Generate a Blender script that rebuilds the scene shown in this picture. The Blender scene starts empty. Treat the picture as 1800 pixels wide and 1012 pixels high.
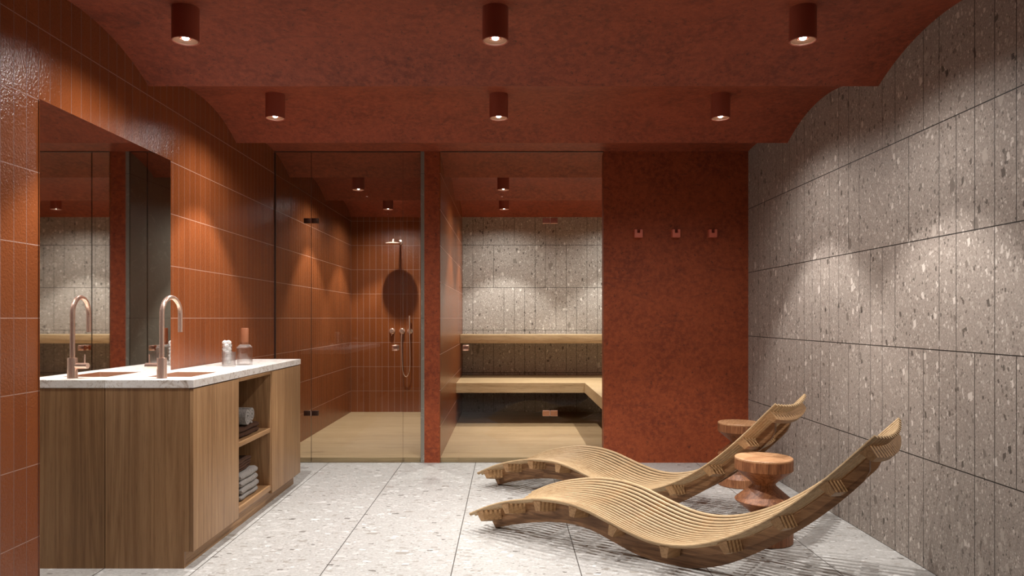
import bpy, bmesh, math, random
from mathutils import Vector, Matrix
R = math.radians
S = bpy.context.scene
COL = S.collection
random.seed(7)

# ------------------------------------------------------------------ camera, world, exposure
F = 1285.0
cam_d = bpy.data.cameras.new('camera')
cam_d.sensor_width = 36.0
cam_d.lens = F / 1800 * 36.0
cam_d.shift_x = 8 / 1800
cam_d.shift_y = 53 / 1800
cam_d.clip_start = 0.05
cam = bpy.data.objects.new('camera', cam_d)
cam.location = (0, 0, 1.2)
cam.rotation_euler = (R(90), 0, 0)
COL.objects.link(cam)
S.camera = cam

wd = bpy.data.worlds.new('world')
S.world = wd
wd.use_nodes = True
wd.node_tree.nodes['Background'].inputs[0].default_value = (0, 0, 0, 1)
wd.node_tree.nodes['Background'].inputs[1].default_value = 0.0

S.view_settings.view_transform = 'Standard'
S.view_settings.look = 'None'
S.view_settings.gamma = 1.0
S.view_settings.exposure = -0.12
S.view_settings.use_curve_mapping = False
S.cycles.max_bounces = 10
S.cycles.diffuse_bounces = 5
S.cycles.glossy_bounces = 5
S.cycles.transmission_bounces = 8
S.cycles.transparent_max_bounces = 24
S.cycles.sample_clamp_indirect = 6.0
S.cycles.use_denoising = True

LAMP = 122.0            # strength of the narrow beam of every ceiling spot
SPILL = 38.0           # strength of its wide soft spill
LAMP_COL = (1.0, 0.965, 0.93)

# ------------------------------------------------------------------ node helpers
class NT:
    def __init__(s, name):
        s.m = bpy.data.materials.new(name)
        s.m.use_nodes = True
        s.t = s.m.node_tree
        s.t.nodes.clear()
        s.out = s.n('ShaderNodeOutputMaterial')
    def n(s, typ, **kw):
        nd = s.t.nodes.new(typ)
        for k, v in kw.items(): setattr(nd, k, v)
        return nd
    def put(s, sock, v):
        if isinstance(v, bpy.types.NodeSocket): s.t.links.new(v, sock)
        elif isinstance(v, tuple) and len(v) == 3 and sock.type == 'RGBA': sock.default_value = (*v, 1)
        else: sock.default_value = v
    def math(s, op, a, b=None, c=None, clamp=False):
        nd = s.n('ShaderNodeMath', operation=op, use_clamp=clamp)
        for i, v in enumerate((a, b, c)):
            if v is not None: s.put(nd.inputs[i], v)
        return nd.outputs[0]
    def mix(s, f, a, b):
        nd = s.n('ShaderNodeMix', data_type='RGBA')
        s.put(nd.inputs['Factor'], f)
        s.put(nd.inputs[6], a); s.put(nd.inputs[7], b)
        return nd.outputs[2]
    def ramp(s, f, stops, interp='LINEAR'):
        nd = s.n('ShaderNodeValToRGB')
        cr = nd.color_ramp
        cr.interpolation = interp
        while len(cr.elements) < len(stops): cr.elements.new(0.5)
        for e, (p, c) in zip(cr.elements, stops):
            e.position = p
            e.color = (*c, 1) if isinstance(c, tuple) else (c, c, c, 1)
        s.put(nd.inputs[0], f)
        return nd.outputs[0]
    def coords(s, scale=(1, 1, 1), rot=(0, 0, 0), loc=(0, 0, 0), world=False):
        if world: src = s.n('ShaderNodeNewGeometry').outputs['Position']
        else: src = s.n('ShaderNodeTexCoord').outputs['Object']
        mp = s.n('ShaderNodeMapping')
        s.put(mp.inputs[0], src)
        mp.inputs[1].default_value = loc; mp.inputs[2].default_value = rot; mp.inputs[3].default_value = scale
        return mp.outputs[0]
    def noise(s, v, scale, detail=4, rough=0.55, dist=0.0):
        nd = s.n('ShaderNodeTexNoise')
        s.put(nd.inputs['Vector'], v)
        nd.inputs['Scale'].default_value = scale; nd.inputs['Detail'].default_value = detail
        nd.inputs['Roughness'].default_value = rough; nd.inputs['Distortion'].default_value = dist
        return nd.outputs['Fac']
    def voro(s, v, scale, feature='F1', rnd=1.0):
        nd = s.n('ShaderNodeTexVoronoi', feature=feature)
        s.put(nd.inputs['Vector'], v)
        nd.inputs['Scale'].default_value = scale
        nd.inputs['Randomness'].default_value = rnd
        return nd
    def sep(s, v):
        nd = s.n('ShaderNodeSeparateXYZ'); s.put(nd.inputs[0], v); return nd.outputs
    def bump(s, h, strength=0.2, dist=0.01, prev=None):
        nd = s.n('ShaderNodeBump')
        s.put(nd.inputs['Height'], h)
        nd.inputs['Strength'].default_value = strength; nd.inputs['Distance'].default_value = dist
        if prev is not None: s.put(nd.inputs['Normal'], prev)
        return nd.outputs[0]
    def bsdf(s, color, rough=0.5, normal=None, metal=0.0, spec=0.5, **kw):
        b = s.n('ShaderNodeBsdfPrincipled')
        s.put(b.inputs['Base Color'], color); s.put(b.inputs['Roughness'], rough)
        s.put(b.inputs['Metallic'], metal); s.put(b.inputs['Specular IOR Level'], spec)
        if normal is not None: s.put(b.inputs['Normal'], normal)
        for k, v in kw.items(): s.put(b.inputs[k], v)
        s.t.links.new(b.outputs[0], s.out.inputs[0])
        return b

def line_mask(t, coord, period, phase, width):
    """1 on a joint of the given width, 0 elsewhere"""
    f = t.math('FRACT', t.math('DIVIDE', t.math('SUBTRACT', coord, phase), period))
    d = t.math('MULTIPLY', t.math('MINIMUM', f, t.math('SUBTRACT', 1.0, f)), period)
    return t.math('LESS_THAN', d, width / 2)

def chips(t, v, base, sets):
    """stone chips: every set is (scale, share, size, ramp stops)"""
    col = base
    h = None
    for scale, share, size, stops in sets:
        w = t.n('ShaderNodeVectorMath', operation='ADD')
        nz = t.n('ShaderNodeTexNoise'); t.put(nz.inputs['Vector'], v)
        nz.inputs['Scale'].default_value = scale * 1.5; nz.inputs['Detail'].default_value = 2
        sc = t.n('ShaderNodeVectorMath', operation='SCALE')
        t.put(sc.inputs[0], nz.outputs['Color']); sc.inputs['Scale'].default_value = 0.5 / scale
        t.put(w.inputs[0], v); t.put(w.inputs[1], sc.outputs[0])
        vo = t.voro(w.outputs[0], scale); vo.distance = 'CHEBYCHEV' if scale < 50 else 'EUCLIDEAN'
        rgb = t.n('ShaderNodeSeparateColor'); t.put(rgb.inputs[0], vo.outputs['Color'])
        on = t.math('LESS_THAN', rgb.outputs[0], share)
        siz = t.math('MULTIPLY', t.math('ADD', t.math('MULTIPLY', rgb.outputs[1], 0.7), 0.45), size)
        near = t.math('LESS_THAN', vo.outputs['Distance'], siz)
        m = t.math('MULTIPLY', on, near)
        c = t.ramp(rgb.outputs[2], stops, 'CONSTANT')
        col = t.mix(t.math('MULTIPLY', m, 0.85), col, c)
    return col

def stone(name, axis, tint, joints=True, rough=0.55):
    t = NT(name)
    v = t.coords(world=True)
    va = t.coords(scale=(1, 1, 0.62), rot=(0.3, 0.2, 0.25), world=True)
    def c(r, g, b): return (r * tint[0], g * tint[1], b * tint[2])
    n1 = t.noise(v, 110, 5, 0.75)
    n2 = t.noise(v, 2.2, 3, 0.5)
    base = t.ramp(n1, [(0.30, c(.24, .215, .193)), (0.5, c(.42, .38, .345)), (0.70, c(.58, .535, .49))])
    base = t.mix(t.math('MULTIPLY', n2, 0.35), base, c(.33, .295, .265))
    L1, L2, L3 = c(.74, .70, .655), c(.56, .52, .475), c(.42, .38, .345)
    D1, D2 = c(.11, .095, .082), c(.22, .195, .172)
    col = chips(t, va, base, [
        (125, 0.60, 0.44, [(0.0, D1), (0.10, D2), (0.25, L3), (0.45, L2), (0.75, L1)]),
        (66, 0.46, 0.44, [(0.0, D1), (0.10, D2), (0.26, L3), (0.50, L2), (0.78, L1)]),
        (36, 0.19, 0.36, [(0.0, D1), (0.10, D2), (0.24, L3), (0.45, L2), (0.76, c(.84, .80, .75))]),
        (18, 0.06, 0.32, [(0.0, D2), (0.16, L3), (0.45, L2), (0.85, L1)]),
        (10, 0.02, 0.24, [(0.0, D2), (0.40, L3), (0.6, L2)]),
        (28, 0.05, 0.24, [(0.0, D1), (0.5, c(.06, .052, .045))]),
    ])
    if joints:
        xyz = t.sep(v)
        u = xyz[1] if axis == 'y' else xyz[0]
        M, H = 0.1285, 0.526
        ph = 3.258 if axis == 'y' else -0.557
        cu = t.math('DIVIDE', t.math('SUBTRACT', u, ph), M)
        row = t.math('FLOOR', t.math('DIVIDE', xyz[2], H))
        near = t.math('ROUND', cu)
        du = t.math('MULTIPLY', t.math('ABSOLUTE', t.math('SUBTRACT', cu, near)), M)
        wn = t.n('ShaderNodeTexWhiteNoise', noise_dimensions='2D')
        cb = t.n('ShaderNodeCombineXYZ'); t.put(cb.inputs[0], near); t.put(cb.inputs[1], row)
        t.put(wn.inputs['Vector'], cb.outputs[0])
        keep = t.math('LESS_THAN', wn.outputs['Value'], 0.72)
        jv = t.math('MULTIPLY', t.math('LESS_THAN', du, 0.0020), keep)
        jh = line_mask(t, xyz[2], H, 0.0, 0.0052)
        j = t.math('MAXIMUM', jv, jh)
        col = t.mix(j, col, (.022, .018, .015))
    bm = t.bump(t.noise(v, 160, 3, 0.6), 0.12, 0.004)
    t.bsdf(col, rough, bm, spec=0.35)
    return t.m

def floor_stone():
    t = NT('pale_stone_floor')
    v = t.coords(world=True)
    va = t.coords(scale=(0.55, 1, 1), rot=(0, 0, 0.15), world=True)
    n1 = t.noise(v, 70, 5, 0.7)
    base = t.ramp(n1, [(0.28, (.29, .28, .262)), (0.55, (.40, .388, .368)), (0.75, (.47, .458, .437))])
    base = t.mix(t.math('MULTIPLY', t.noise(v, 3.0, 4), 0.3), base, (.35, .335, .312))
    W, W2, G, D = (.60, .592, .575), (.47, .458, .437), (.26, .238, .21), (.09, .078, .067)
    col = chips(t, va, base, [
        (100, 0.5, 0.42, [(0.0, D), (0.06, G), (0.25, W2), (0.6, W)]),
        (46, 0.32, 0.42, [(0.0, D), (0.05, G), (0.25, W2), (0.6, W)]),
        (22, 0.10, 0.34, [(0.0, G), (0.15, W2), (0.6, W)]),
        (12, 0.03, 0.20, [(0.0, (.25, .225, .195)), (0.5, (.36, .335, .30))]),
        (30, 0.03, 0.20, [(0.0, D)]),
    ])
    xyz = t.sep(v)
    jl = line_mask(t, xyz[0], 0.61, -1.484, 0.0052)
    jc = line_mask(t, xyz[1], 0.60, 5.607, 0.004)
    col = t.mix(jl, col, (.07, .062, .055))
    col = t.mix(t.math('MULTIPLY', jc, 0.45), col, (.25, .23, .21))
    bm = t.bump(t.noise(v, 120, 3), 0.06, 0.003)
    t.bsdf(col, 0.42, bm, spec=0.4)
    return t.m

def counter_stone():
    t = NT('speckled_marble')
    v = t.coords(world=True)
    base = t.ramp(t.noise(v, 22, 6, 0.7, 1.2), [(0.30, (.30, .23, .175)), (0.38, (.60, .52, .45)), (0.48, (.86, .82, .77)), (0.7, (.93, .91, .88))])
    col = t.mix(t.math('MULTIPLY', t.math('GREATER_THAN', t.noise(v, 55, 4, 0.7, 2.0), 0.63), 0.75), base, (.27, .20, .155))
    t.bsdf(col, 0.3, spec=0.4)
    return t.m

def tile(name, axis, pu=3.017, mod=0.0757, side_joints=True, grout=(.19, .095, .066)):
    t = NT(name)
    v = t.coords(world=True)
    xyz = t.sep(v)
    u = xyz[1] if axis == 'y' else xyz[0]
    # one random tint per tile
    wn = t.n('ShaderNodeTexWhiteNoise', noise_dimensions='2D')
    cb = t.n('ShaderNodeCombineXYZ')
    t.put(cb.inputs[0], t.math('FLOOR', t.math('DIVIDE', t.math('SUBTRACT', u, pu), mod)))
    t.put(cb.inputs[1], t.math('FLOOR', t.math('DIVIDE', xyz[2], 0.3)))
    t.put(wn.inputs['Vector'], cb.outputs[0])
    base = t.mix(wn.outputs['Value'], (.205, .054, .0145), (.245, .067, .0185))
    base = t.mix(t.math('MULTIPLY', t.noise(v, 14, 4), 0.3), base, (.170, .042, .012))
    jh = line_mask(t, xyz[2], 0.3, 0.0, 0.0034)
    j = jh
    if side_joints:
        jv = line_mask(t, u, mod, pu, 0.0031)
        j = t.math('MAXIMUM', jv, jh)
    col = t.mix(jh, base, (.36, .215, .165))
    if side_joints: col = t.mix(jv, col, grout)
    b1 = t.bump(t.noise(v, 95, 3, 0.65), 0.55, 0.006)
    b2 = t.bump(t.math('SUBTRACT', 1.0, j), 0.5, 0.002, b1)
    t.bsdf(col, t.math('ADD', t.math('MULTIPLY', j, 0.5), 0.20), b2, spec=0.5)
    return t.m

def plaster(name, a=(.255, .052, .023), b=(.150, .028, .0125)):
    t = NT(name)
    v = t.coords(world=True)
    n1 = t.noise(v, 3.2, 6, 0.62, 0.4)
    n2 = t.noise(v, 26, 6, 0.75)
    col = t.mix(t.ramp(n1, [(0.32, 0.0), (0.68, 1.0)]), a, b)
    col = t.mix(t.ramp(n2, [(0.42, 0.0), (0.66, 0.9)]), col, (a[0] * 1.25, a[1] * 1.35, a[2] * 1.3))
    pits = t.ramp(t.noise(v, 48, 4, 0.85, 0.8), [(0.34, 1.0), (0.43, 0.0)])
    col = t.mix(t.math('MULTIPLY', pits, 0.8), col, (.045, .014, .009))
    vs = t.coords(scale=(1, 1, 5), world=True)
    streak = t.ramp(t.noise(vs, 4, 5, 0.7, 1.5), [(0.58, 0.0), (0.70, 0.6)])
    col = t.mix(streak, col, (.11, .026, .014))
    bm = t.bump(t.math('ADD', n2, t.math('MULTIPLY', pits, -0.6)), 0.18, 0.006)
    t.bsdf(col, 0.6, bm, spec=0.3)
    return t.m

def wood(name, light, mid, dark, axis='z', scale=1.0, rough=0.45, rnd=True, fig=1.0, stretch=0.07, pore=0.35):
    t = NT(name)
    st = {'x': (stretch, 1, 1), 'y': (1, stretch, 1), 'z': (1, 1, stretch)}[axis]
    tc = t.n('ShaderNodeTexCoord').outputs['Object']
    if rnd:
        oi = t.n('ShaderNodeObjectInfo').outputs['Random']
        cb = t.n('ShaderNodeCombineXYZ')
        for i, k in enumerate((3.1, 5.7, 7.3)): t.put(cb.inputs[i], t.math('MULTIPLY', oi, k))
        ad = t.n('ShaderNodeVectorMath', operation='ADD'); t.put(ad.inputs[0], tc); t.put(ad.inputs[1], cb.outputs[0])
        tc = ad.outputs[0]
    mp = t.n('ShaderNodeMapping'); t.put(mp.inputs[0], tc); mp.inputs[3].default_value = tuple(scale * k for k in st)
    v = mp.outputs[0]
    n1 = t.noise(v, 9, 3, 0.5, 1.6 * fig)
    rings = t.math('FRACT', t.math('MULTIPLY', n1, 6.0))
    rings = t.math('MULTIPLY', t.math('ABSOLUTE', t.math('SUBTRACT', rings, 0.5)), 2.0)
    n2 = t.noise(v, 60, 5, 0.7)
    n3 = t.noise(v, 240, 2, 0.6)
    n4 = t.noise(v, 5, 2, 0.5)
    f = t.math('ADD', t.math('MULTIPLY', rings, 0.22), t.math('MULTIPLY', n2, 0.50))
    f = t.math('ADD', f, t.math('MULTIPLY', n4, 0.35))
    col = t.ramp(f, [(0.28, dark), (0.52, mid), (0.80, light)])
    pores = t.ramp(n3, [(0.33, 1.0), (0.44, 0.0)])
    col = t.mix(t.math('MULTIPLY', pores, pore), col, tuple(k * 0.45 for k in dark))
    bm = t.bump(n2, 0.08, 0.002)
    t.bsdf(col, rough, bm, spec=0.35)
    return t.m

def plain(name, color, rough=0.5, metal=0.0, spec=0.5, bumpy=0.0, bscale=200):
    t = NT(name)
    v = t.coords()
    col = t.mix(t.math('MULTIPLY', t.noise(v, 30, 3), 0.25), color, tuple(k * 0.8 for k in color))
    nm = t.bump(t.noise(v, bscale, 4, 0.7), bumpy, 0.006) if bumpy else None
    t.bsdf(col, rough, nm, metal=metal, spec=spec)
    return t.m

def towel_mat(name, color):
    t = NT(name)
    v = t.coords()
    n = t.noise(v, 190, 4, 0.8)
    col = t.ramp(n, [(0.3, tuple(k * 0.35 for k in color)), (0.55, color), (0.75, tuple(min(1, k * 1.4) for k in color))])
    b = t.bsdf(col, 0.95, t.bump(n, 0.8, 0.008), spec=0.1)
    b.inputs['Sheen Weight'].default_value = 0.05
    return t.m

def glass_mat(name, tint=(0.93, 0.95, 0.93), ior=1.5, gain=1.0):
    """clear architectural glass: straight-through transmission plus a Fresnel reflection on the outer faces"""
    t = NT(name)
    fr = t.n('ShaderNodeFresnel'); fr.inputs[0].default_value = ior
    geo = t.n('ShaderNodeNewGeometry')
    fac = t.math('MULTIPLY', t.math('MULTIPLY', fr.outputs[0], gain), t.math('SUBTRACT', 1.0, geo.outputs['Backfacing']), clamp=True)
    tr = t.n('ShaderNodeBsdfTransparent'); t.put(tr.inputs[0], tint)
    gl = t.n('ShaderNodeBsdfGlossy'); gl.inputs['Roughness'].default_value = 0.0
    mx = t.n('ShaderNodeMixShader')
    t.put(mx.inputs[0], fac); t.put(mx.inputs[1], tr.outputs[0]); t.put(mx.inputs[2], gl.outputs[0])
    t.t.links.new(mx.outputs[0], t.out.inputs[0])
    return t.m

def jar_glass_mat():
    t = NT('ribbed_clear_glass')
    v = t.coords()
    tr = t.n('ShaderNodeBsdfTransparent'); t.put(tr.inputs[0], (.95, .95, .95))
    gl = t.n('ShaderNodeBsdfGlass'); gl.inputs['IOR'].default_value = 1.45; gl.inputs['Roughness'].default_value = 0.0
    mx = t.n('ShaderNodeMixShader'); mx.inputs[0].default_value = 0.25
    t.put(mx.inputs[1], tr.outputs[0]); t.put(mx.inputs[2], gl.outputs[0])
    t.t.links.new(mx.outputs[0], t.out.inputs[0])
    return t.m

def mirror_mat():
    t = NT('mirror_glass')
    v = t.coords(world=True)
    t.bsdf((.80, .78, .76), 0.02, metal=1.0)
    return t.m

def marble_dark():
    t = NT('grey_veined_marble')
    v = t.coords(world=True)
    base = t.mix(t.noise(v, 2.5, 4), (.15, .138, .112), (.22, .205, .172))
    n = t.noise(v, 3.0, 4, 0.5, 1.0)
    vein = t.ramp(t.math('ABSOLUTE', t.math('SUBTRACT', n, 0.5)), [(0.0, 0.28), (0.006, 0.0)])
    col = t.mix(vein, base, (.55, .53, .48))
    xyz = t.sep(v)
    j = line_mask(t, xyz[2], 1.2, 0.0, 0.004)
    col = t.mix(j, col, (.08, .075, .065))
    t.bsdf(col, 0.35, spec=0.4)
    return t.m

def emit(name, color, strength):
    t = NT(name)
    e = t.n('ShaderNodeEmission'); t.put(e.inputs[0], color); e.inputs[1].default_value = strength
    t.t.links.new(e.outputs[0], t.out.inputs[0])
    return t.m

M = {}
M['plaster'] = plaster('rust_plaster')
M['panel'] = plaster('rust_plaster_panel', (.265, .054, .0165), (.165, .030, .010))
M['tile_y'] = tile('rust_tile_side', 'y')
M['tile_x'] = tile('rust_tile_rear', 'x', pu=-1.935, mod=0.0768, grout=(.36, .215, .165))
M['tile_p'] = tile('rust_tile_partition', 'y', pu=6.07, mod=0.0757, side_joints=False)
M['stone_y'] = stone('terrazzo_side', 'y', (.74, .695, .66))
M['stone_x'] = stone('terrazzo_rear', 'x', (.86, .83, .82))
M['floor'] = floor_stone()
M['counter'] = counter_stone()
M['vanity'] = wood('oak_vertical', (.40, .235, .112), (.29, .158, .071), (.185, .092, .038), 'z', 1.0, stretch=0.035, pore=0.25)
M['vanity_y'] = wood('oak_shelf', (.40, .235, .112), (.29, .158, .071), (.185, .092, .038), 'y', 1.0, stretch=0.035, pore=0.25)
M['deck'] = wood('oak_deck', (.46, .315, .180), (.385, .255, .138), (.28, .175, .090), 'x', 0.7, rnd=False, stretch=0.04)
M['bench'] = wood('oak_bench', (.54, .385, .225), (.45, .305, .165), (.33, .21, .105), 'x', 0.8, rnd=False)
M['teak'] = wood('teak_boards', (.34, .185, .088), (.225, .115, .052), (.110, .050, .021), 'x', 1.0)
M['rib'] = wood('teak_ribs', (.44, .265, .130), (.32, .185, .086), (.20, .105, .046), 'y', 1.2)
M['slat'] = wood('teak_slats', (.53, .385, .225), (.45, .31, .168), (.34, .215, .108), 'x', 1.2)
M['stool'] = wood('reddish_stump_wood', (.42, .190, .085), (.24, .092, .038), (.085, .030, .013), 'z', 1.3, fig=1.4)
M['stooltop'] = wood('stump_end_grain', (.60, .36, .20), (.44, .23, .11), (.24, .10, .042), 'x', 1.6, fig=2.0)
M['lamp'] = plain('rust_painted_metal', (.29, .064, .034), 0.55)
M['lampring'] = plain('copper_reflector', (.34, .17, .10), 0.45)
M['lens'] = emit('lamp_lens', (1.0, .93, .88), 30.0)
M['copper'] = plain('rose_copper', (.97, .70, .57), 0.22, 0.85)
M['rosegold'] = plain('copper_door_fittings', (.78, .46, .34), 0.25, 1.0)
M['basin'] = plain('satin_copper_basin', (.60, .36, .24), 0.38, 0.6)
M['bronze'] = plain('dark_bronze', (.10, .055, .040), 0.35, 0.9)
M['chrome'] = plain('pinkish_chrome', (.88, .74, .68), 0.14, 1.0)
M['hook'] = plain('coral_painted_metal', (.62, .15, .09), 0.45)
M['glass'] = glass_mat('clear_pane_glass')
M['edge'] = plain('green_glass_edge', (.028, .032, .026), 0.2)
M['jar'] = jar_glass_mat()
M['cotton'] = plain('white_cotton', (.88, .86, .84), 0.95, bumpy=0.5, bscale=120)
M['stopper'] = plain('smoked_amber_glass', (.33, .125, .062), 0.25)
M['mirror'] = mirror_mat()
M['marble'] = marble_dark()
M['towel_grey'] = towel_mat('grey_terry', (.36, .325, .295))
M['towel_brown'] = towel_mat('brown_terry', (.085, .036, .018))
M['dark'] = plain('dark_seal', (.045, .018, .012), 0.6)

# ------------------------------------------------------------------ mesh helpers
class MB:
    def __init__(s): s.bm = bmesh.new(); s.mi = 0
    def _mark(s, n0):
        s.bm.faces.ensure_lookup_table()
        for f in s.bm.faces[n0:]: f.material_index = s.mi
    def box(s, lo, hi, bevel=0.0):
        n0 = len(s.bm.faces)
        t = bmesh.new()
        bmesh.ops.create_cube(t, size=1.0)
        for v in t.verts:
            v.co = Vector([(lo[i] + hi[i]) / 2 + v.co[i] * (hi[i] - lo[i]) for i in range(3)])
        if bevel: bmesh.ops.bevel(t, geom=t.edges[:], offset=bevel, segments=2, affect='EDGES', profile=0.5)
        s.join(t)
        return s
    def join(s, t, mat=None):
        me = bpy.data.meshes.new('tmp')
        if mat is not None: bmesh.ops.transform(t, matrix=mat, verts=t.verts)
        for f in t.faces: f.material_index = s.mi
        t.to_mesh(me); t.free()
        s.bm.from_mesh(me)
        bpy.data.meshes.remove(me)
    def lathe(s, prof, n=32, center=(0, 0, 0), rib=0, ribamp=0.0, mat=None):
        t = bmesh.new()
        rings = []
        for r, z in prof:
            if r < 1e-6: rings.append([t.verts.new((0, 0, z))])
            else:
                ring = []
                for k in range(n):
                    a = 2 * math.pi * k / n
                    rr = r + (ribamp * math.cos(rib * a) if rib else 0)
                    ring.append(t.verts.new((rr * math.cos(a), rr * math.sin(a), z)))
                rings.append(ring)
        for a, b in zip(rings, rings[1:]):
            for k in range(n):
                k2 = (k + 1) % n
                if len(a) == 1 and len(b) == 1: continue
                if len(a) == 1: t.faces.new((a[0], b[k2], b[k]))
                elif len(b) == 1: t.faces.new((a[k], a[k2], b[0]))
                else: t.faces.new((a[k], a[k2], b[k2], b[k]))
        bmesh.ops.recalc_face_normals(t, faces=t.faces[:])
        m = Matrix.Translation(center)
        if mat is not None: m = m @ mat
        s.join(t, m)
        return s
    def tube(s, pts, r, n=16, caps=True, flat=None):
        """swept round section; r a number or a list"""
        t = bmesh.new()
        pts = [Vector(p) for p in pts]
        rings = []
        up = None
        for i, p in enumerate(pts):
            d = (pts[min(i + 1, len(pts) - 1)] - pts[max(i - 1, 0)]).normalized()
            if up is None: up = Vector((0, 0, 1)) if abs(d.z) < 0.9 else Vector((1, 0, 0))
            side = d.cross(up).normalized(); up = side.cross(d).normalized()
            rr = r[i] if isinstance(r, (list, tuple)) else r
            rings.append([t.verts.new(p + side * (math.cos(2 * math.pi * k / n) * rr) + up * (math.sin(2 * math.pi * k / n) * rr)) for k in range(n)])
        for a, b in zip(rings, rings[1:]):
            for k in range(n): t.faces.new((a[k], a[(k + 1) % n], b[(k + 1) % n], b[k]))
        if caps: t.faces.new(rings[0][::-1]); t.faces.new(rings[-1])
        bmesh.ops.recalc_face_normals(t, faces=t.faces[:])
        s.join(t)
        return s
    def sweep(s, secs, caps=True):
        """skin a list of equally long closed sections (lists of points)"""
        t = bmesh.new()
        rings = [[t.verts.new(p) for p in sec] for sec in secs]
        n = len(rings[0])
        for a, b in zip(rings, rings[1:]):
            for k in range(n): t.faces.new((a[k], a[(k + 1) % n], b[(k + 1) % n], b[k]))
        if caps: t.faces.new(rings[0][::-1]); t.faces.new(rings[-1])
        bmesh.ops.recalc_face_normals(t, faces=t.faces[:])
        s.join(t)
        return s
    def build(s, name, mats, parent=None, loc=None, smooth=35):
        me = bpy.data.meshes.new(name)
        s.bm.to_mesh(me); s.bm.free()
        for m in (mats if isinstance(mats, (list, tuple)) else [mats]): me.materials.append(m)
        if smooth:
            me.shade_smooth()
            me.set_sharp_from_angle(angle=R(smooth))
        o = bpy.data.objects.new(name, me)
        COL.objects.link(o)
        if parent is not None: o.parent = parent
        if loc is not None: o.location = loc
        return o

def tag(o, label=None, cat=None, group=None, kind=None):
    if label: o['label'] = label
    if cat: o['category'] = cat
    if group: o['group'] = group
    if kind: o['kind'] = kind
    return o
def thing(name, label, cat, loc=(0, 0, 0), rz=0.0, group=None):
    o = bpy.data.objects.new(name, None)
    o.empty_display_size = 0.1
    COL.objects.link(o)
    o.location = loc; o.rotation_euler = (0, 0, rz)
    return tag(o, label, cat, group)
def struct(o, label=None): return tag(o, label, None, None, 'structure')
def copy_tree(o, parent=None):
    c = o.copy(); COL.objects.link(c)
    if parent is not None: c.parent = parent
    for ch in list(o.children): copy_tree(ch, c)
    return c
def catmull(pts, n):
    """n samples per span through (t, z) points"""
    out = []
    P = [pts[0]] + list(pts) + [pts[-1]]
    for i in range(1, len(P) - 2):
        p0, p1, p2, p3 = P[i - 1], P[i], P[i + 1], P[i + 2]
        for k in range(n):
            s = k / n
            out.append(tuple(0.5 * (2 * p1[j] + (p2[j] - p0[j]) * s + (2 * p0[j] - 5 * p1[j] + 4 * p2[j] - p3[j]) * s * s + (3 * p1[j] - p0[j] - 3 * p2[j] + p3[j]) * s ** 3) for j in range(len(p1))))
    out.append(tuple(pts[-1]))
    return out

# ------------------------------------------------------------------ the room
XL, XR, YB, YF, YG, TOP = -1.935, 2.0, 9.05, -0.6, 6.07, 2.72
struct(MB().box((XL - .1, YF - .1, -.1), (XR + .1, YB + .1, 0)).build('floor', M['floor']), 'pale speckled stone floor in large square slabs')
struct(MB().box((XL - .1, YF - .1, 0), (XL, YB + .1, TOP)).build('wall_left', M['tile_y']), 'glossy rust tiled wall of narrow upright tiles')
struct(MB().box((XR, YF - .1, 0), (XR + .1, YB + .1, TOP)).build('wall_right', M['stone_y']), 'grey brown terrazzo wall of tall stone strips')
# rear wall: tiled behind the shower, terrazzo behind the sauna
struct(MB().box((XL, YB, 0), (-.69, YB + .1, TOP)).build('wall_back', M['tile_x']), 'rust tiled rear wall of the shower')
struct(MB().box((-.69, YB, 0), (XR, YB + .1, TOP)).build('wall_back_sauna', M['stone_x']), 'terrazzo rear wall of the sauna')
struct(MB().box((XL, YF - .1, 0), (XR, YF, TOP)).build('wall_front', M['plaster']), 'plain rust wall facing the shower and sauna')

# vaulted ceiling: shallow barrel vaults running across the room, meeting in sharp ridges
PER, RISE, LIP = 1.277, 0.15, 2.45
half = PER / 2
rad = (half * half + RISE * RISE) / (2 * RISE)
def vault(y):
    k = math.floor((YB - y) / PER)
    d = (YB - y) - k * PER - half
    return LIP + RISE - (rad - math.sqrt(rad * rad - d * d))
t = bmesh.new()
ys = []
k = 0
while True:
    y1 = YB - k * PER
    if y1 <= YF: break
    for i in range(28):
        y = y1 - PER * i / 28
        if y > YF: ys.append((y, LIP if i == 0 else vault(y)))
    k += 1
ys.append((YF - .1, vault(YF)))
ys[0] = (YB + .1, LIP)
ys.insert(1, (YB, LIP))
sec0 = [(XL - .1, y, z) for y, z in ys] + [(XL - .1, YF - .1, TOP + .1), (XL - .1, YB + .1, TOP + .1)]
sec1 = [(XR + .1, y, z) for y, z in ys] + [(XR + .1, YF - .1, TOP + .1), (XR + .1, YB + .1, TOP + .1)]
mb = MB(); mb.sweep([sec0, sec1])
struct(mb.build('ceiling', M['plaster'], smooth=20), 'rust plaster ceiling of shallow barrel vaults')

# partition between shower and sauna: plaster end, marble on the shower side, tile on the sauna side
struct(MB().box((-.69, YG, 0), (-.565, YB, TOP)).build('wall_partition', M['panel']), 'narrow rust end of the wall between shower and sauna')
struct(MB().box((-.72, YG, 0), (-.69, YB, TOP)).build('trim_1', M['marble']), 'grey veined marble lining on the shower side')
struct(MB().box((-.565, YG + .002, 0), (-.557, YB, TOP)).build('trim_2', M['tile_p']), 'rust tile lining on the sauna side')
struct(MB().box((.798, YG, 0), (XR, YG + .1, TOP)).build('wall_sauna', M['panel']), 'rust plaster wall with three coat hooks')
# raised oak floors of the two cabins
struct(MB().box((XL, YG + .018, 0), (-.72, YB, .04)).build('floor_shower', M['deck']), 'raised oak floor of the shower')
struct(MB().box((-.557, YG + .018, 0), (XR, YB, .04)).build('floor_sauna', M['deck']), 'raised oak floor of the sauna')
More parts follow.
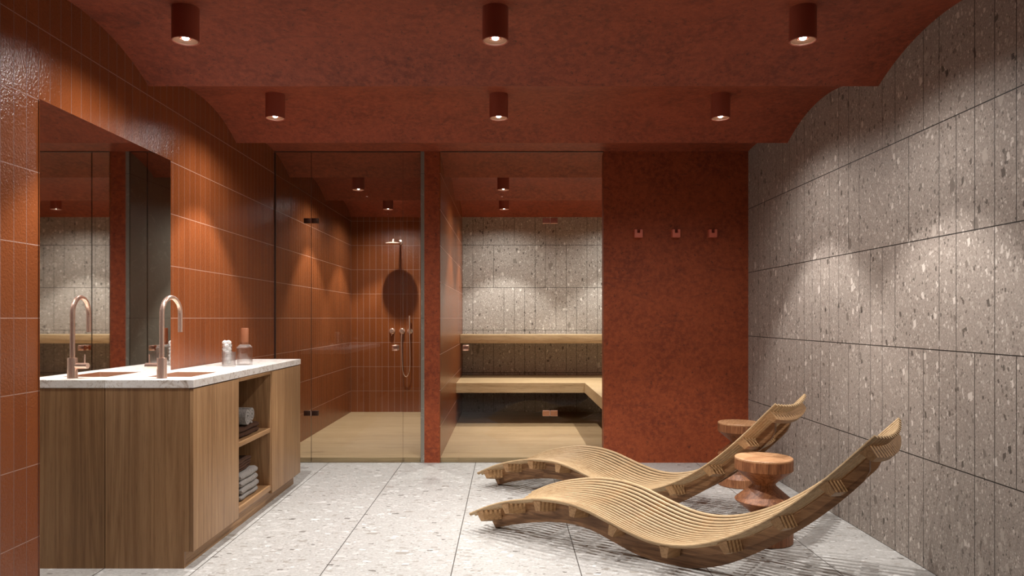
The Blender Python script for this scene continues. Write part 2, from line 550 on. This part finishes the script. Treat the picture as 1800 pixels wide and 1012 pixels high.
# dark top channel of the glass
struct(MB().box((XL, YG - .004, 2.580), (-.72, YG + .014, 2.60)).build('trim_3', M['dark']), 'dark channel above the shower glass')
struct(MB().box((-.557, YG - .004, 2.580), (.798, YG + .014, 2.60)).build('trim_4', M['dark']), 'dark channel above the sauna glass')
struct(MB().box((XL, YG - .004, .002), (XL + .008, YG + .014, 2.572)).build('trim_5', M['dark']), 'slim dark wall channel of the shower glass')

# ------------------------------------------------------------------ ceiling spotlights
def lamp_light(name, loc, power, angle, blend, parent):
    """one beam of the reflector lamp: the narrow core or the soft spill around it"""
    ld = bpy.data.lights.new(name, 'SPOT')
    ld.energy = power
    ld.color = LAMP_COL
    ld.shadow_soft_size = 0.014
    ld.spot_size = R(angle)
    ld.spot_blend = blend
    o = bpy.data.objects.new(name, ld)
    COL.objects.link(o); o.location = loc; o.parent = parent
    return o

def make_lamp():
    r = thing('ceiling_spotlight', 'x', 'ceiling light')
    H = 0.152
    MB().lathe([(0, H), (.059, H), (.059, .0015), (.0575, 0), (.0545, 0), (.0545, .018), (0, .018)], 40).build('housing', M['lamp'], r)
    MB().lathe([(.052, .003), (.052, .006), (.024, .015), (.024, .013)], 40).build('reflector', M['lampring'], r)
    MB().lathe([(0, .006), (.008, .007), (.013, .010), (.016, .015), (0, .016)], 24).build('lens', M['lens'], r)
    lamp_light('core_beam', (0, 0, -.008), LAMP, 86, .35, r)
    lamp_light('spill_beam', (0, 0, -.008), SPILL, 158, .68, r)
    return r
LX = (-1.455, -.055, 1.335)
rows = [(3.304, 'nearer'), (4.581, 'farther')]
side = {0: 'nearest the tiled wall', 1: 'over the middle of the floor', 2: 'nearest the terrazzo wall'}
lamp0 = make_lamp()
first = True
def place_lamp(x, y, label, group):
    global first
    o = lamp0 if first else copy_tree(lamp0)
    first = False
    o.location = (x, y, vault(y) - .150)
    tag(o, label, None, group)
for y, which in rows:
    for i, x in enumerate(LX):
        place_lamp(x, y, f'rust cylinder spotlight {side[i]}, in the {which} row of three', 'ceiling spotlights over the room')
place_lamp(-1.455, 7.135, 'rust cylinder spotlight in the shower, the one nearer its glass', 'ceiling spotlights in the shower')
place_lamp(-1.374, 8.412, 'rust cylinder spotlight in the shower, right above the shower head', 'ceiling spotlights in the shower')
place_lamp(-.04, 7.135, 'rust cylinder spotlight in the sauna, the one nearer its glass', 'ceiling spotlights in the sauna')
place_lamp(-.04, 8.412, 'rust cylinder spotlight in the sauna, close to the terrazzo rear wall', 'ceiling spotlights in the sauna')
for y in (7.135, 8.412):
    place_lamp(1.335, y, 'rust cylinder spotlight in the sauna behind the wall with hooks', 'ceiling spotlights behind the hook wall')

# ------------------------------------------------------------------ glass fronts
def pane(name, x0, x1, z0, z1, parent=None):
    mb = MB()
    e = .0018
    lo, hi = (x0 + e, YG, z0), (x1 - e, YG + .010, z1)
    mb.box(lo, hi)
    for f in mb.bm.faces:
        f.material_index = 0 if abs(f.normal.y) > .9 else 1
    return mb.build(name, [M['glass'], M['edge']], parent, smooth=0)
Z0, Z1 = .004, 2.579
def fixed(x0, x1, label):
    tag(pane('glass_screen', x0, x1, Z0, Z1), label, 'glass panel', 'fixed glass panels')
fixed(XL + .008, -1.63, 'fixed glass panel of the shower between tiled wall and glass door')
fixed(-.868, -.72, 'narrow fixed glass panel of the shower beside the marble lined wall')
fixed(-.557, -.406, 'narrow fixed glass panel of the sauna beside the tiled side of the partition')
fixed(.354, .798, 'wide fixed glass panel of the sauna beside the rust wall with hooks')
def glass_door(x0, x1, hx, kx, label, dark, kflip):
    d = thing('glass_door', label, 'glass door', (0, 0, 0))
    pane('door_pane', x0, x1, Z0 + .004, Z1 - .004, d)
    for z in (2.008, .411):
        h = MB()
        s = 1 if hx < kx else -1        # door lies on this side of the joint
        h.box((hx + s * .004, YG - .008, z - .021), (hx + s * .060, YG + .018, z + .021), .002)
        hg = h.build('hinge', M['bronze'] if dark else M['rosegold'], d)
        MB().tube([(hx, YG - .009, z - .019), (hx, YG - .009, z + .019)], .004, 12).build('hinge_pin', M['chrome'], hg)
        MB().box((hx - s * .060, YG - .008, z - .021), (hx - s * .004, YG + .018, z + .021), .002).build('hinge_plate', M['bronze'] if dark else M['rosegold'], hg)
    kb = MB()
    z = .954
    kb.box((kx - .024, YG - .050, z - .022), (kx + .024, YG - .012, z + .022), .003)
    kb.box((kx - .010, YG - .014, z - .010), (kx + .010, YG + .024, z + .010))
    kb.box((kx - .024, YG + .022, z - .022), (kx + .024, YG + .060, z + .022), .003)
    kb.build('handle', M['rosegold'], d)
    return d
glass_door(-1.63, -.868, -1.63, -.93, 'frameless glass shower door with dark hinges and a square copper knob', True, 1)
glass_door(-.406, .354, .354, -.345, 'frameless glass sauna door with copper hinges and a square copper knob', False, -1)

# ------------------------------------------------------------------ sauna benches
MB().box((-.556, 8.58, .905), (XR - .001, YB - .001, 1.005), .003).build('sauna_bench', M['bench'])
tag(bpy.data.objects['sauna_bench'], 'thick upper oak sauna bench running along the terrazzo rear wall', 'sauna bench', 'oak sauna benches')
mb = MB()
zb, zt = .390, .496
prof = [(-.556, YB - .001), (-.556, 7.94), (.84, 7.94), (.84, 6.30), (XR - .001, 6.30), (XR - .001, YB - .001)]
mb.sweep([[(x, y, zb) for x, y in prof], [(x, y, zt) for x, y in prof]])
lb = mb.build('sauna_bench', M['bench'], smooth=0)
tag(lb, 'lower L shaped oak sauna bench turning forward beside the hook wall', 'sauna bench', 'oak sauna benches')

# ------------------------------------------------------------------ coat hooks
hk = None
for i, (x, lab) in enumerate(((1.082, 'nearest the sauna glass'), (1.393, 'in the middle of the three'), (1.696, 'nearest the terrazzo wall'))):
    if hk is None:
        t = [(-.032, -.032), (.032, -.032), (.032, .032), (.0125, .032), (.0125, .003), (-.0125, .003), (-.0125, .032), (-.032, .032)]
        mb = MB(); mb.sweep([[(a, 0, b) for a, b in t], [(a, -.045, b) for a, b in t]])
        hk = mb.build('coat_hook', M['hook'], smooth=0); o = hk
    else:
        o = hk.copy(); COL.objects.link(o)
    o.location = (x, YG, 1.90)
    tag(o, f'square notched coral coat hook on the rust wall, {lab}', 'coat hook', 'coat hooks on the rust wall')

# ------------------------------------------------------------------ shower fittings
sh = thing('overhead_shower', 'round copper overhead shower head on a wall arm above the controls', 'shower head', (-1.356, 8.676, 2.08))
wx = .030
wy = YB - 8.676
MB().lathe([(0, 0), (.085, 0), (.089, .003), (.089, .010), (.083, .014), (.02, .018), (0, .018)], 48).build('spray_disc', M['copper'], sh)
MB().tube([(0, 0, .014), (0, 0, .045)], .013, 16).build('swivel_joint', M['copper'], sh)
MB().tube([(0, 0, .040), (0, .006, .052), (.004, .03, .058), (wx, wy - .02, .058), (wx, wy - .001, .058)], .010, 16).build('arm', M['copper'], sh)
MB().lathe([(0, 0), (.030, 0), (.030, .010), (.012, .014), (0, .014)], 32, (wx, wy, .058), mat=Matrix.Rotation(R(90), 4, 'X')).build('wall_rose', M['copper'], sh)

mx = thing('shower_mixer', 'copper shower mixer of two round wall knobs under the shower head', 'shower mixer', (0, YB, 0))
for x in (-1.428, -1.304):
    rot = Matrix.Rotation(R(90), 4, 'X')
    b = MB().lathe([(0, 0), (.036, 0), (.036, .006), (.028, .010), (.026, .045), (.022, .05), (0, .05)], 32, (x, 0, 1.04), mat=rot).build('control_knob', M['copper'], mx)
    MB().tube([(x, -.035, 1.03), (x, -.036, .985)], .005, 10).build('lever', M['copper'], b)
hs = thing('hand_shower', 'slim copper hand shower stick hanging beside the mixer on a looped hose', 'hand shower', (0, YB, 0))
MB().lathe([(0, 0), (.034, 0), (.034, .006), (.020, .010), (.018, .040), (0, .042)], 32, (-1.206, 0, 1.04), mat=Matrix.Rotation(R(90), 4, 'X')).build('holder', M['copper'], hs)
MB().tube([(-1.206, -.05, .99), (-1.206, -.05, 1.02), (-1.206, -.052, 1.23)], [.008, .0105, .0105], 16).build('stick', M['copper'], hs)
hp = [(-1.304, -.05, 1.02), (-1.303, -.06, .90), (-1.296, -.055, .62), (-1.285, -.05, .53), (-1.255, -.048, .482), (-1.225, -.048, .50), (-1.205, -.05, .57), (-1.200, -.05, .72), (-1.205, -.05, .99)]
MB().tube(catmull(hp, 10), .0065, 12).build('hose', M['copper'], hs)

# ------------------------------------------------------------------ mirror
tag(MB().box((XL, 3.017, .004), (XL + .005, 4.19, 2.104)).build('wall_mirror', M['mirror'], smooth=0), 'tall frameless mirror set into the rust tiled wall behind the vanity', 'mirror')

# ------------------------------------------------------------------ vanity
VB, VD, VE, VT = XL + .006, -1.506, -1.525, -1.55     # back, door face, carcass edge, toe kick
y0, ya, yb, y1 = 3.505, 4.10, 4.66, 5.316
van = thing('vanity_cabinet', 'oak vanity cabinet with two flat doors and an open towel niche', 'vanity cabinet', (VB, y0, 0))
off = Vector((-VB, -y0, 0))
def vbox(name, lo, hi, m='vanity', bev=.0012, mb=None):
    return MB().box(Vector(lo) + off, Vector(hi) + off, bev).build(name, M[m], van)
ZC = .866
t = [(VB, 0), (VT, 0), (VT, .08), (VE, .08), (VE, ZC - .002), (VB, ZC - .002)]
mb = MB(); mb.sweep([[(x - VB, 0, z) for x, z in t], [(x - VB, .020, z) for x, z in t]])
mb.build('end_panel', M['vanity'], van, smooth=0)
vbox('end_panel', (VB, y1 - .02, .08), (VE, y1, ZC - .002))
vbox('toe_kick', (VT - .02, y0 + .02, 0), (VT, y1 - .02, .08), 'vanity_y')
vbox('base_panel', (VB, y0 + .02, .08), (VE, y1 - .02, .10), 'vanity_y')
vbox('back_panel', (VB, y0 + .02, .10), (VB + .015, y1 - .02, ZC - .002))
vbox('door', (VE + .001, y0, .08), (VD, ya - .001, ZC - .006))
vbox('door', (VE + .001, yb + .016, .08), (VD, y1, ZC - .006))
vbox('niche_divider', (VB + .015, ya - .018, .10), (VE, ya, ZC - .004))
vbox('niche_divider', (VB + .015, yb, .10), (VD - .004, yb + .014, ZC - .004))
vbox('shelf', (VB + .016, ya + .001, .472), (VD - .006, yb - .001, .500), 'vanity_y')
vbox('shelf', (VB + .016, ya + .001, .101), (VD - .004, yb - .001, .135), 'vanity_y')
vbox('top_rail', (VB + .016, ya + .001, .842), (VD - .004, yb - .001, ZC - .004), 'vanity_y')

# worktop with a cut-out for the basin
CZ0, CZ1 = ZC, .903
bx0, bx1, by0, by1 = -1.835, -1.600, 3.70, 4.05
mb = MB()
t = bmesh.new()
xs = [VB, bx0, bx1, VD + .001]; yy = [y0 - .002, by0, by1, y1 + .004]
g = {}
for zi, z in enumerate((CZ0, CZ1)):
    for i, x in enumerate(xs):
        for j, y in enumerate(yy): g[i, j, zi] = t.verts.new((x, y, z))
for i in range(3):
    for j in range(3):
        if (i, j) == (1, 1): continue
        t.faces.new([g[i, j, 1], g[i + 1, j, 1], g[i + 1, j + 1, 1], g[i, j + 1, 1]])
        t.faces.new([g[i, j, 0], g[i, j + 1, 0], g[i + 1, j + 1, 0], g[i + 1, j, 0]])
for i in range(3):
    for j in (0, 3): t.faces.new([g[i, j, 0], g[i + 1, j, 0], g[i + 1, j, 1], g[i, j, 1]])
for j in range(3):
    for i in (0, 3): t.faces.new([g[i, j, 0], g[i, j + 1, 0], g[i, j + 1, 1], g[i, j, 1]])
for j in (1, 2): t.faces.new([g[1, j, 0], g[2, j, 0], g[2, j, 1], g[1, j, 1]])
for i in (1, 2): t.faces.new([g[i, 1, 0], g[i, 2, 0], g[i, 2, 1], g[i, 1, 1]])
bmesh.ops.recalc_face_normals(t, faces=t.faces[:])
mb.join(t)
tag(mb.build('countertop', M['counter'], smooth=0), 'thick white speckled stone countertop on the oak vanity', 'countertop')
# basin
mb = MB()
t = bmesh.new()
def ring(inset, z, r=.03, n=5):
    out = []
    for cx, cy, a0 in ((bx1 - inset - r, by1 - inset - r, 0), (bx0 + inset + r, by1 - inset - r, 90), (bx0 + inset + r, by0 + inset + r, 180), (bx1 - inset - r, by0 + inset + r, 270)):
        for k in range(n):
            a = R(a0 + 90 * k / (n - 1)); out.append(t.verts.new((cx + r * math.cos(a), cy + r * math.sin(a), z)))
    return out
rg = [ring(.0006, CZ0 - .004, .004), ring(.0006, CZ1 - .0015, .004), ring(.003, CZ1 - .0015, .006), ring(.006, .79, .03), ring(.02, .762, .03), ring(.10, .757, .015)]
for a, b in zip(rg, rg[1:]):
    for k in range(20): t.faces.new((a[k], a[(k + 1) % 20], b[(k + 1) % 20], b[k]))
t.faces.new(rg[-1])
mb.join(t)
sk = mb.build('sink_basin', M['basin'])
tag(sk, 'rectangular copper toned basin sunk into the countertop', 'sink')
MB().lathe([(0, .002), (.02, .002), (.022, 0), (0, 0)], 24, ((bx0 + bx1) / 2, (by0 + by1) / 2, .7575)).build('drain', M['copper'], sk)

# faucet
fa = thing('faucet', 'tall rose copper faucet with a high curved spout and side lever', 'faucet', (-1.709, 3.615, CZ1))
MB().lathe([(0, 0), (.0245, 0), (.0235, .004), (.0225, .098), (.0215, .101), (0, .101)], 40).build('body', M['copper'], fa)
rr = .084
pts = [(0, 0, .095), (0, 0, .20), (0, 0, .31)]
for k in range(1, 17):
    a = math.pi * k / 16
    pts.append((0.008 * (1 - math.cos(a)), rr * (1 - math.cos(a)), .318 + rr * math.sin(a)))
pts += [(.016, 2 * rr, .28), (.016, 2 * rr, .225)]
MB().tube(pts, .0118, 20).build('spout', M['copper'], fa)
lv = MB().tube([(-.018, 0, .062), (-.078, -.004, .062)], .0145, 24).build('lever_stub', M['copper'], fa)
MB().tube([(-.060, -.003, .072), (-.062, -.003, .118)], .0035, 10).build('lever_pin', M['copper'], lv)

# ------------------------------------------------------------------ carafe, tumbler, cotton jar
c = thing('carafe', 'clear ribbed glass carafe with a tall amber neck stopper', 'carafe', (-1.673, 4.655, CZ1))
MB().lathe([(0, 0), (.045, 0), (.0485, .004), (.0485, .105), (.046, .114), (.036, .124), (.026, .131), (.024, .140), (.0215, .140), (.0235, .130), (.034, .121), (.043, .111), (.0455, .103), (.0455, .010), (.042, .007), (0, .007)], 96, rib=24, ribamp=.0006).build('bottle', M['jar'], c)
MB().lathe([(0, .128), (.0205, .128), (.0212, .142), (.0235, .143), (.0238, .232), (.0225, .235), (0, .235)], 48).build('stopper', M['stopper'], c)
tb = MB().lathe([(0, 0), (.036, 0), (.0385, .003), (.0395, .090), (.0375, .090), (.0365, .012), (.033, .009), (0, .009)], 96, rib=28, ribamp=.0007).build('tumbler', M['jar'], loc=(-1.708, 4.482, CZ1))
tag(tb, 'empty ribbed glass tumbler standing in front of the cotton jar', 'glass')
cj = MB().lathe([(0, 0), (.028, 0), (.0305, .003), (.0305, .135), (.0288, .135), (.0288, .009), (.026, .007), (0, .007)], 96, rib=26, ribamp=.0005).build('glass_jar', M['jar'], loc=(-1.762, 4.592, CZ1))
tag(cj, 'tall clear glass jar filled with white cotton balls beside the carafe', 'glass jar')
def blob(r, seed):
    t = bmesh.new(); bmesh.ops.create_icosphere(t, subdivisions=3, radius=r)
    rn = random.Random(seed); ph = [rn.uniform(0, 6) for _ in range(6)]
    for v in t.verts:
        d = v.co.normalized()
        v.co *= 1 + .08 * math.sin(5 * d.x + ph[0]) + .08 * math.sin(6 * d.y + ph[1]) + .07 * math.sin(5 * d.z + ph[2])
    return t
mb = MB(); mb.join(blob(.0135, 3)); cb0 = mb.build('cotton_ball', M['cotton'], smooth=60)
n = 0
for lv_ in range(7):
    for k in range(3):
        o = cb0 if n == 0 else cb0.copy()
        if n: COL.objects.link(o)
        a = R(120 * k + 57 * lv_)
        rad_ = .0145
        o.location = (-1.762 + rad_ * math.cos(a), 4.592 + rad_ * math.sin(a), CZ1 + .0215 + .0205 * lv_)
        o.rotation_euler = (a, a * 2, a * 3)
        tag(o, 'white cotton ball in the tall clear glass jar', 'cotton ball', 'cotton balls in the glass jar'); n += 1

# ------------------------------------------------------------------ towels
def folded(name, cx, cy, z0, lx, ly, h, layers, mat, label, group, seed=0, rot=0.0):
    """folded towel: flattened layers joined by a rounded fold at the front (+x)"""
    rn = random.Random(seed)
    lh = h / layers
    mb = MB()
    for L in range(layers):
        zc = lh * (L + .5)
        dx = rn.uniform(-.006, .006)
        secs = []
        N = 14
        for j in range(N + 1):
            f = j / N
            y = -ly / 2 + ly * f
            e = min(1.0, (math.sin(math.pi * min(max(f, .0), 1)) * 5 + .35))
            e = min(1, e)
            pts = []
            hh = lh * .5 * (.985 if L < layers - 1 else 1.0) * e
            wob = .003 * math.sin(9 * f + seed + L)
            nseg = 10
            x_front = lx / 2 + dx + wob - .012 * (1 - e)
            x_back = -lx / 2
            for k in range(nseg + 1):
                a = -math.pi / 2 + math.pi * k / nseg
                pts.append((x_front - hh * 1.25 + hh * 1.25 * math.cos(a), y, zc + hh * math.sin(a)))
            for k in range(6):
                fx = 1 - (k + 1) / 6
                x = x_back + (x_front - x_back) * fx * .93
                pts.append((x, y, zc + hh * (1 - .10 * math.sin(6 * fx + seed + L))))
            for k in range(6):
                fx = (k) / 6
                x = x_back + (x_front - x_back) * fx * .93
                pts.append((x, y, zc - hh))
            secs.append(pts)
        mb.sweep(secs)
    o = mb.build(name, M[mat], loc=(cx, cy, z0), smooth=50)
    o.rotation_euler = (0, 0, rot)
    return tag(o, label, 'towel', group)
G = 'towels in the vanity niche'
TY = 4.38
folded('folded_towel', -1.655, TY, .1352, .24, .30, .078, 2, 'towel_grey', 'grey folded towel at the bottom of the lower stack', G, 1)
folded('folded_towel', -1.657, TY - .005, .2135, .235, .29, .082, 2, 'towel_grey', 'grey folded towel in the middle of the lower stack', G, 2)
folded('folded_towel', -1.675, TY - .03, .2960, .22, .27, .066, 4, 'towel_brown', 'dark brown folded towel on top of the grey lower stack', G, 3, .05)
folded('folded_towel', -1.66, TY + .01, .5003, .24, .34, .062, 2, 'towel_brown', 'dark brown folded towel lying on the upper shelf', G, 4)
def rolled(cx, cy, z0, r, lx, label, seed):
    mb = MB()
    th = .017
    turns = (r - .012) / th
    pts_o = []
    n = int(turns * 26)
    a_end = turns * 2 * math.pi
    outer, inner = [], []
    for k in range(n + 1):
        a = a_end * k / n
        ro = .012 + th * a / (2 * math.pi)
        outer.append((ro * math.cos(a), ro * math.sin(a)))
        ri = ro - th * .80
        inner.append((ri * math.cos(a), ri * math.sin(a)))
    def sec(x, sh):
        o = []
        for (p, q) in outer: o.append((x, p * sh, q * sh))
        for (p, q) in inner[::-1]: o.append((x, p * sh, q * sh))
        return o
    t = bmesh.new()
    secs = [sec(-lx / 2, 1), sec(lx / 2 - .008, 1), sec(lx / 2, .975)]
    rings = [[t.verts.new(p) for p in s_] for s_ in secs]
    N = len(rings[0])
    for a, b in zip(rings, rings[1:]):
        for k in range(N): t.faces.new((a[k], a[(k + 1) % N], b[(k + 1) % N], b[k]))
    half_ = n + 1
    for rg_ in (rings[0], rings[-1]):
        for k in range(n): t.faces.new((rg_[k], rg_[k + 1], rg_[N - 2 - k], rg_[N - 1 - k]))
    bmesh.ops.recalc_face_normals(t, faces=t.faces[:])
    mb.join(t)
    o = mb.build('rolled_towel', M['towel_grey'], loc=(cx, cy, z0 + r), smooth=60)
    o.rotation_euler = (R(seed), 0, 0)
    return tag(o, label, 'towel', G)
rolled(-1.650, 4.325, .5635, .056, .23, 'grey rolled towel with a spiral end, on the brown towel', 200)
rolled(-1.665, 4.437, .5635, .052, .23, 'grey rolled towel lying behind the front roll on the brown towel', 150)

# ------------------------------------------------------------------ loungers
EDGE = [(-1.250, .108), (-1.123, .168), (-1.001, .2113), (-.871, .2429), (-.771, .2592), (-.661, .2640), (-.567, .2580), (-.476, .2405), (-.387, .2134), (-.290, .183), (-.206, .1609), (-.134, .1500), (-.055, .1490), (.041, .1634), (.135, .1935), (.226, .2350), (.286, .2680), (.372, .3239), (.456, .3879), (.536, .4567), (.614, .5321), (.689, .6090), (.741, .6650), (.810, .7380)]
BOT = [(-1.174, .0004), (-1.043, .0415), (-.908, .0747), (-.780, .0978), (-.656, .1050), (-.538, .0907), (-.422, .0551), (-.310, .0200), (-.203, .0040), (-.099, .0005), (0, .0050), (.098, .0290), (.193, .0687), (.283, .1205), (.372, .1792), (.456, .2420), (.540, .3089), (.620, .3813), (.698, .4601), (.750, .5180)]
RIBS = [-1.180, -1.005, -.795, -.572, -.340, -.079, .190, .415, .610, .762]
W, SAG = .64, .040
prof = catmull(EDGE, 6)
def at(tt):
    for a, b in zip(prof, prof[1:]):
        if a[0] <= tt <= b[0]:
            f = (tt - a[0]) / (b[0] - a[0] + 1e-9)
            z = a[1] + (b[1] - a[1]) * f
            d = Vector((b[0] - a[0], 0, b[1] - a[1])).normalized()
            return z, d
    a, b = prof[-2], prof[-1]
    return b[1], Vector((b[0] - a[0], 0, b[1] - a[1])).normalized()
def drop(wf):                   # wf: 0 at the near edge, 1 at the far edge
    q = 2 * wf - 1
    return SAG * (1 - abs(q) ** 2.0)
def tangent(i):
    a, b = prof[max(i - 1, 0)], prof[min(i + 1, len(prof) - 1)]
    return Vector((b[0] - a[0], 0, b[1] - a[1])).normalized()
TH, NS, SW = .018, 17, .0178
lng = thing('sun_lounger', 'x', 'lounger')
mb = MB()
pitch = (W - SW) / (NS - 1)
for s_ in range(NS):
    wc = -.15 + SW / 2 + pitch * s_
    wf = (wc + .15) / W
    secs = []
    for i in range(0, len(prof), 1):
        p = prof[i]
        d = tangent(i)
        nrm = Vector((-d.z, 0, d.x))
        slope = (drop(min(1, wf + .01)) - drop(max(0, wf - .01))) / (.02 * W)
        base = Vector((p[0], wc, p[1])) - nrm * drop(wf)
        sec = []
        hw = SW / 2
        # rounded top, flat underside
        for a_, b_ in ((-hw * .42, -TH), (-hw * .86, -.0125), (-hw, -.0075), (-hw * .75, -.0022), (0, 0), (hw * .75, -.0022), (hw, -.0075), (hw * .86, -.0125), (hw * .42, -TH)):
            sec.append(base + Vector((0, a_, 0)) + nrm * (b_ - slope * a_))
        secs.append(sec)
    mb.sweep(secs)
mb.build('slatted_seat', M['slat'], lng)
for tr in RIBS:
    z, d = at(tr)
    nrm = Vector((-d.z, 0, d.x))
    secs = []
    N = 16
    for j in range(N + 1):
        wf = j / N
        wc = -.15 + W * wf
        base = Vector((tr, wc, z)) - nrm * (drop(wf) + TH - .0008)
        secs.append([base - d * .0235, base + d * .0235, base + d * .0135 - nrm * .052, base - d * .0135 - nrm * .052])
    mb = MB(); mb.sweep(secs)
    mb.build('cross_rib', M['rib'], lng)
botp = catmull(BOT, 6)
for wc in (0.0, W - .30 - .034):
    wf = (wc + .017 + .15) / W
    top = []
    ts = [botp[0][0] + (botp[-1][0] - botp[0][0]) * k / 110 for k in range(111)]
    def bz(tt):
        for a, b in zip(botp, botp[1:]):
            if a[0] <= tt <= b[0] + 1e-9: return a[1] + (b[1] - a[1]) * (tt - a[0]) / (b[0] - a[0] + 1e-9)
        return botp[-1][1]
    secs = []
    for k, tt in enumerate(ts):
        z, d = at(tt)
        zt_ = z - (drop(wf) + TH + .0005) / max(d.x, .5)
        lo = bz(tt)
        # the foot end leans outward, the head end is cut square to the back
        secs.append([(tt, wc, lo), (tt, wc + .034, lo), (tt, wc + .034, zt_), (tt, wc, zt_)])
    # leaning foot end and cut head end
    z, d = at(-1.205); e0 = z - drop(wf) - TH - .004
    first_ = [(-1.205, wc, e0 - .030), (-1.205, wc + .034, e0 - .030), (-1.205, wc + .034, e0), (-1.205, wc, e0)]
    secs.insert(0, first_)
    z, d = at(.790); e1 = z - (drop(wf) + TH) / d.x - .004
    last_ = [(.770, wc, .560), (.770, wc + .034, .560), (.770, wc + .034, e1 - .016), (.770, wc, e1 - .016)]
    secs.append(last_)
    mb = MB(); mb.sweep(secs)
    mb.build('side_board', M['teak'], lng, smooth=25)
AX = math.atan2(-.585, .811)
LP = Vector((.884, 3.4966, 0))
for i, lab in enumerate(('wavy teak slatted lounger standing nearer the vanity, the front one of two', 'wavy teak slatted lounger behind the front one, closer to the hook wall')):
    o = lng if i == 0 else copy_tree(lng)
    o.location = LP + Vector((0, 1.08 * i, 0))
    o.rotation_euler = (0, 0, AX)
    tag(o, lab, None, 'teak loungers')

# ------------------------------------------------------------------ stump stools
st = thing('stump_stool', 'x', 'side table')
body = [(0, 0), (.146, 0), (.150, .004), (.150, .060), (.147, .064), (.064, .138), (.062, .142), (.066, .148), (.146, .212), (.151, .220), (.147, .227), (.066, .296), (.060, .306), (.064, .316), (.140, .378), (.147, .384), (.151, .388), (.151, .440), (0, .440)]
MB().lathe(body, 48).build('stump_body', M['stool'], st, smooth=30)
MB().lathe([(0, .440), (.151, .440), (.1505, .4475), (.147, .451), (0, .452)], 48).build('table_top', M['stooltop'], st, smooth=30)
for i, ((x, y), lab) in enumerate((((1.385, 3.95), 'turned reddish wood stump table between the two loungers'), ((1.672, 5.27), 'turned reddish wood stump table behind the rear lounger by the corner'))):
    o = st if i == 0 else copy_tree(st)
    o.location = (x, y, 0); o.rotation_euler = (0, 0, R(40 * i + 25))
    tag(o, lab, None, 'stump side tables')
